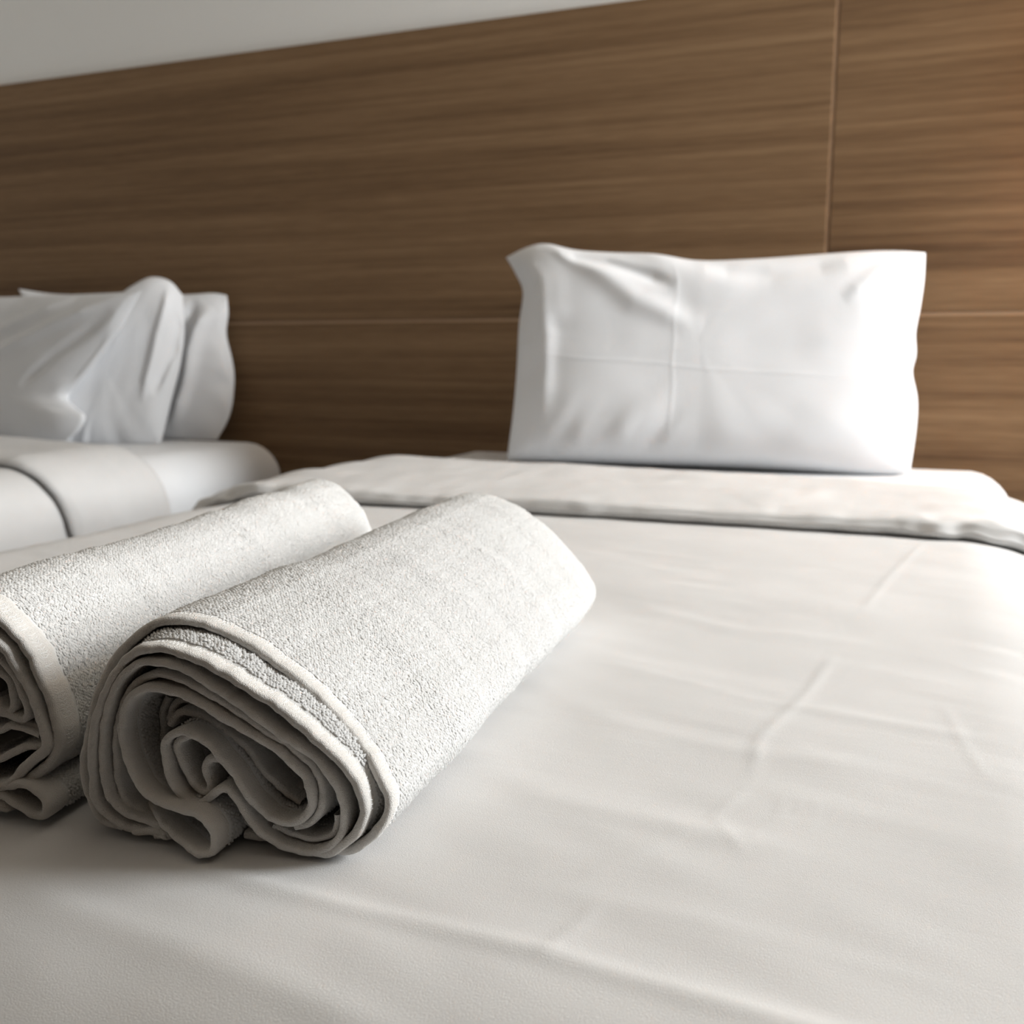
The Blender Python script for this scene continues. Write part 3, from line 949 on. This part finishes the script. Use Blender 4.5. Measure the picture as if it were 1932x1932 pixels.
L4 = (off(q3((960, 1030), (800, 955), (660, 885), (560, 785), (495, 650), (468, 500), (462, 300), (458, 100)), 0.004, 0.003)
      + off(q1((465, 1440), (505, 1250), (560, 1090), (620, 980), (710, 890), (820, 830), (950, 812), (1100, 840), (1300, 920), (1500, 1020), (1700, 1140)), 0.003, 0.002)
      + off(q2((80, 1190), (200, 1280), (350, 1380)), 0.002, 0.002)
      + off(q4((560, 140), (700, 255), (830, 390), (900, 520), (940, 650), (948, 780), (910, 890), (835, 975), (750, 1020), (650, 1030)), 0.002, 0.003))
tw.sheet(L4, 0.0030, 0.010, back=0.28, seed=4)
L6 = off(q3((1300, 60), (1200, 90), (1165, 150), (1165, 230), (1222, 380), (1290, 530), (1370, 645), (1450, 700), (1512, 690), (1532, 615), (1505, 520), (1478, 420), (1500, 345), (1565, 318), (1660, 330)), 0.003, 0.003)
tw.sheet(L6, 0.0032, 0.012, back=0.22, seed=6)
L7 = off(q4((420, 1020), (560, 1085), (700, 1135), (850, 1170), (980, 1150), (1070, 1090), (1105, 1010), (1100, 900)), 0.005, 0.004)
tw.sheet(L7, 0.0026, 0.009, back=0.22, seed=7)
L8 = (off(q1((1070, 1390), (1125, 1290), (1210, 1245), (1350, 1255), (1550, 1345), (1740, 1480)), 0.012, 0.012)
      + off(q4((75, 130), (200, 280), (330, 440), (450, 570), (580, 690), (720, 770)), 0.012, 0.012))
tw.sheet(L8, 0.0030, 0.011, back=0.2, seed=8)
L8b = (off(q1((1060, 1330), (1110, 1180), (1190, 1110), (1330, 1120), (1500, 1210), (1720, 1370)), 0.018, 0.018)
       + off(q4((180, 110), (330, 290), (450, 450), (600, 590), (725, 660)), 0.018, 0.018))
tw.sheet(L8b, 0.0030, 0.011, back=0.2, seed=9)
L9 = off(q1((1050, 1060), (1000, 1180), (985, 1300), (1000, 1440)) + q3((985, 120), (970, 280), (1020, 430)), 0.020, 0.020)
tw.sheet(L9, 0.0032, 0.012, back=0.2, seed=10)
L10 = off(q3((1360, 870), (1480, 915), (1620, 960), (1760, 985), (1930, 1040)) + q4((160, 1010), (300, 1130)), 0.010, 0.010)
tw.sheet(L10, 0.0030, 0.010, back=0.2, seed=11)
# the hem's corner, tucked flat under the roll
LB = off(q3((640, 1190), (760, 1150), (900, 1140), (1010, 1150), (1090, 1210), (1080, 1265), (1000, 1275), (900, 1240)), 0.0, 0.0)
tw.sheet(LB, 0.0034, 0.010, back=0.12, seed=12, wob=2.0)
LB2 = off(q4((120, 1290), (260, 1250), (420, 1280), (540, 1330)), 0.008, 0.008)
tw.sheet(LB2, 0.0040, 0.010, back=0.12, seed=13, wob=2.0)
tw.finish()


def r5(*p): return [(x / 6.9, 1280 + y / 6.9) for x, y in p]
def r6(*p): return [(x / 9.66, 1100 + y / 9.66) for x, y in p]


t2_ = Towel('rolled white terry towel half hidden behind the fully visible roll', 8.8, 12, (-0.3451, 0.3022, -0.2), 0.385, ZF)
K1 = ([(-60, 1490), (-140, 1460), (-205, 1400), (-235, 1320), (-220, 1240), (-170, 1170), (-100, 1130), (-45, 1140)]
      + r6((0, 730), (250, 1000), (490, 1330), (640, 1600), (730, 1880))
      + r5((585, 200), (645, 400), (690, 600), (718, 800), (705, 950), (640, 1070), (510, 1205), (350, 1320), (200, 1370)))
t2_.sheet(off(K1, 0.006, 0.004, 0.002, 0.002, 0.002), 0.0040, 0.011, outer=True, seed=31, stitches=True)
K2 = ([(-150, 1440), (-190, 1370), (-205, 1290), (-170, 1220), (-110, 1180), (-50, 1185)]
      + r6((0, 1190), (200, 1490), (350, 1760))
      + r5((285, 50), (380, 250), (450, 450), (515, 650), (565, 800), (580, 890), (535, 975), (420, 1065), (300, 1155), (200, 1280), (100, 1380), (0, 1420))
      + [(-60, 1495), (-110, 1480)])
t2_.sheet(off(K2, 0, 0), 0.0040, 0.010, seed=32, back=0.34, stitches=True)
K3 = ([(-150, 1500), (-60, 1492)] + r5((60, 1425), (200, 1395), (350, 1415), (470, 1490), (560, 1610), (580, 1720), (550, 1790), (485, 1820), (400, 1795), (250, 1700), (100, 1605), (0, 1545)) + [(-60, 1490)])
t2_.sheet(off(K3, 0.0, -0.004, 0.0), 0.0036, 0.011, seed=33, back=0.33)
K4 = [(-70, 1400), (-30, 1385)] + r5((0, 690), (80, 630), (180, 645), (320, 690), (420, 715), (510, 745))
t2_.sheet(off(K4, 0.004, 0.004), 0.003, 0.01, seed=34, back=0.2)
K5 = [(-70, 1345)] + r5((0, 470), (150, 520), (250, 580), (350, 630), (490, 655))
t2_.sheet(off(K5, 0.006, 0.006), 0.003, 0.01, seed=35, back=0.2)
K6 = [(-80, 1460), (-40, 1445)] + r5((0, 1055), (150, 975), (300, 915), (420, 900), (520, 905))
t2_.sheet(off(K6, 0.003, 0.003), 0.003, 0.01, seed=36, back=0.2)
K7 = [(-90, 1250), (-50, 1230), (-10, 1240)] + r5((170, 0), (240, 150), (305, 350), (322, 470), (280, 545), (180, 525), (60, 470))
t2_.sheet(off(K7, 0.003, 0.003), 0.003, 0.01, seed=37, back=0.25)
K8 = [(-60, 1290), (-40, 1265), (-15, 1265)] + r5((50, 0), (120, 150), (158, 320), (140, 420), (60, 440), (-30, 400), (-100, 300))
t2_.sheet(off(K8, 0.004, 0.004), 0.003, 0.01, seed=38, back=0.25)
K9 = [(-60, 1552), (-30, 1545), (-8, 1530)] + r5((-20, 1650), (60, 1700), (110, 1780), (60, 1850), (-60, 1880))
t2_.sheet(off(K9, 0.002, 0.002), 0.0034, 0.01, seed=39, back=0.2)
t2_.finish()

# ------------------------------------------------------------------ wall lamp
# small reading lamp beside the near bed; its warm light falls on the headboard
LX, LZ = 0.90, 1.30
lamp = empty('wall_lamp', (LX, -0.0, LZ - 0.1))
tag(lamp, 'small warm reading lamp fixed to the headboard beside the near bed', 'lamp')
box_obj('back_plate', (LX - 0.04, -0.015, LZ - 0.12), (LX + 0.04, -0.0005, LZ - 0.02), M_METAL, lamp, 0.004, 2)
box_obj('arm', (LX - 0.008, -0.12, LZ - 0.078), (LX + 0.008, -0.014, LZ - 0.062), M_METAL, lamp, 0.003, 2)
ring, ang = [], np.linspace(0, 2 * math.pi, 33)[:-1]
for rr, zz in ((0.055, -0.06), (0.058, -0.058), (0.045, 0.08), (0.042, 0.08), (0.054, -0.054)):
    ring.append(np.stack([LX + rr * np.cos(ang), -0.12 + rr * np.sin(ang), np.full(32, LZ + zz)], 1))
V = np.vstack(ring)
F = np.array([(i * 32 + j, i * 32 + (j + 1) % 32, (i + 1) * 32 + (j + 1) % 32, (i + 1) * 32 + j) for i in range(4) for j in range(32)])
mesh_obj('lamp_shade', V, F, M_SHADE, lamp)
bl = bpy.data.lights.new('lamp_bulb', 'POINT')
bl.energy, bl.color, bl.shadow_soft_size = 4.5, (1.0, 0.60, 0.28), 0.02
bo = bpy.data.objects.new('lamp_bulb', bl)
bo.location = (LX, -0.12, LZ + 0.01)
link(bo, lamp)
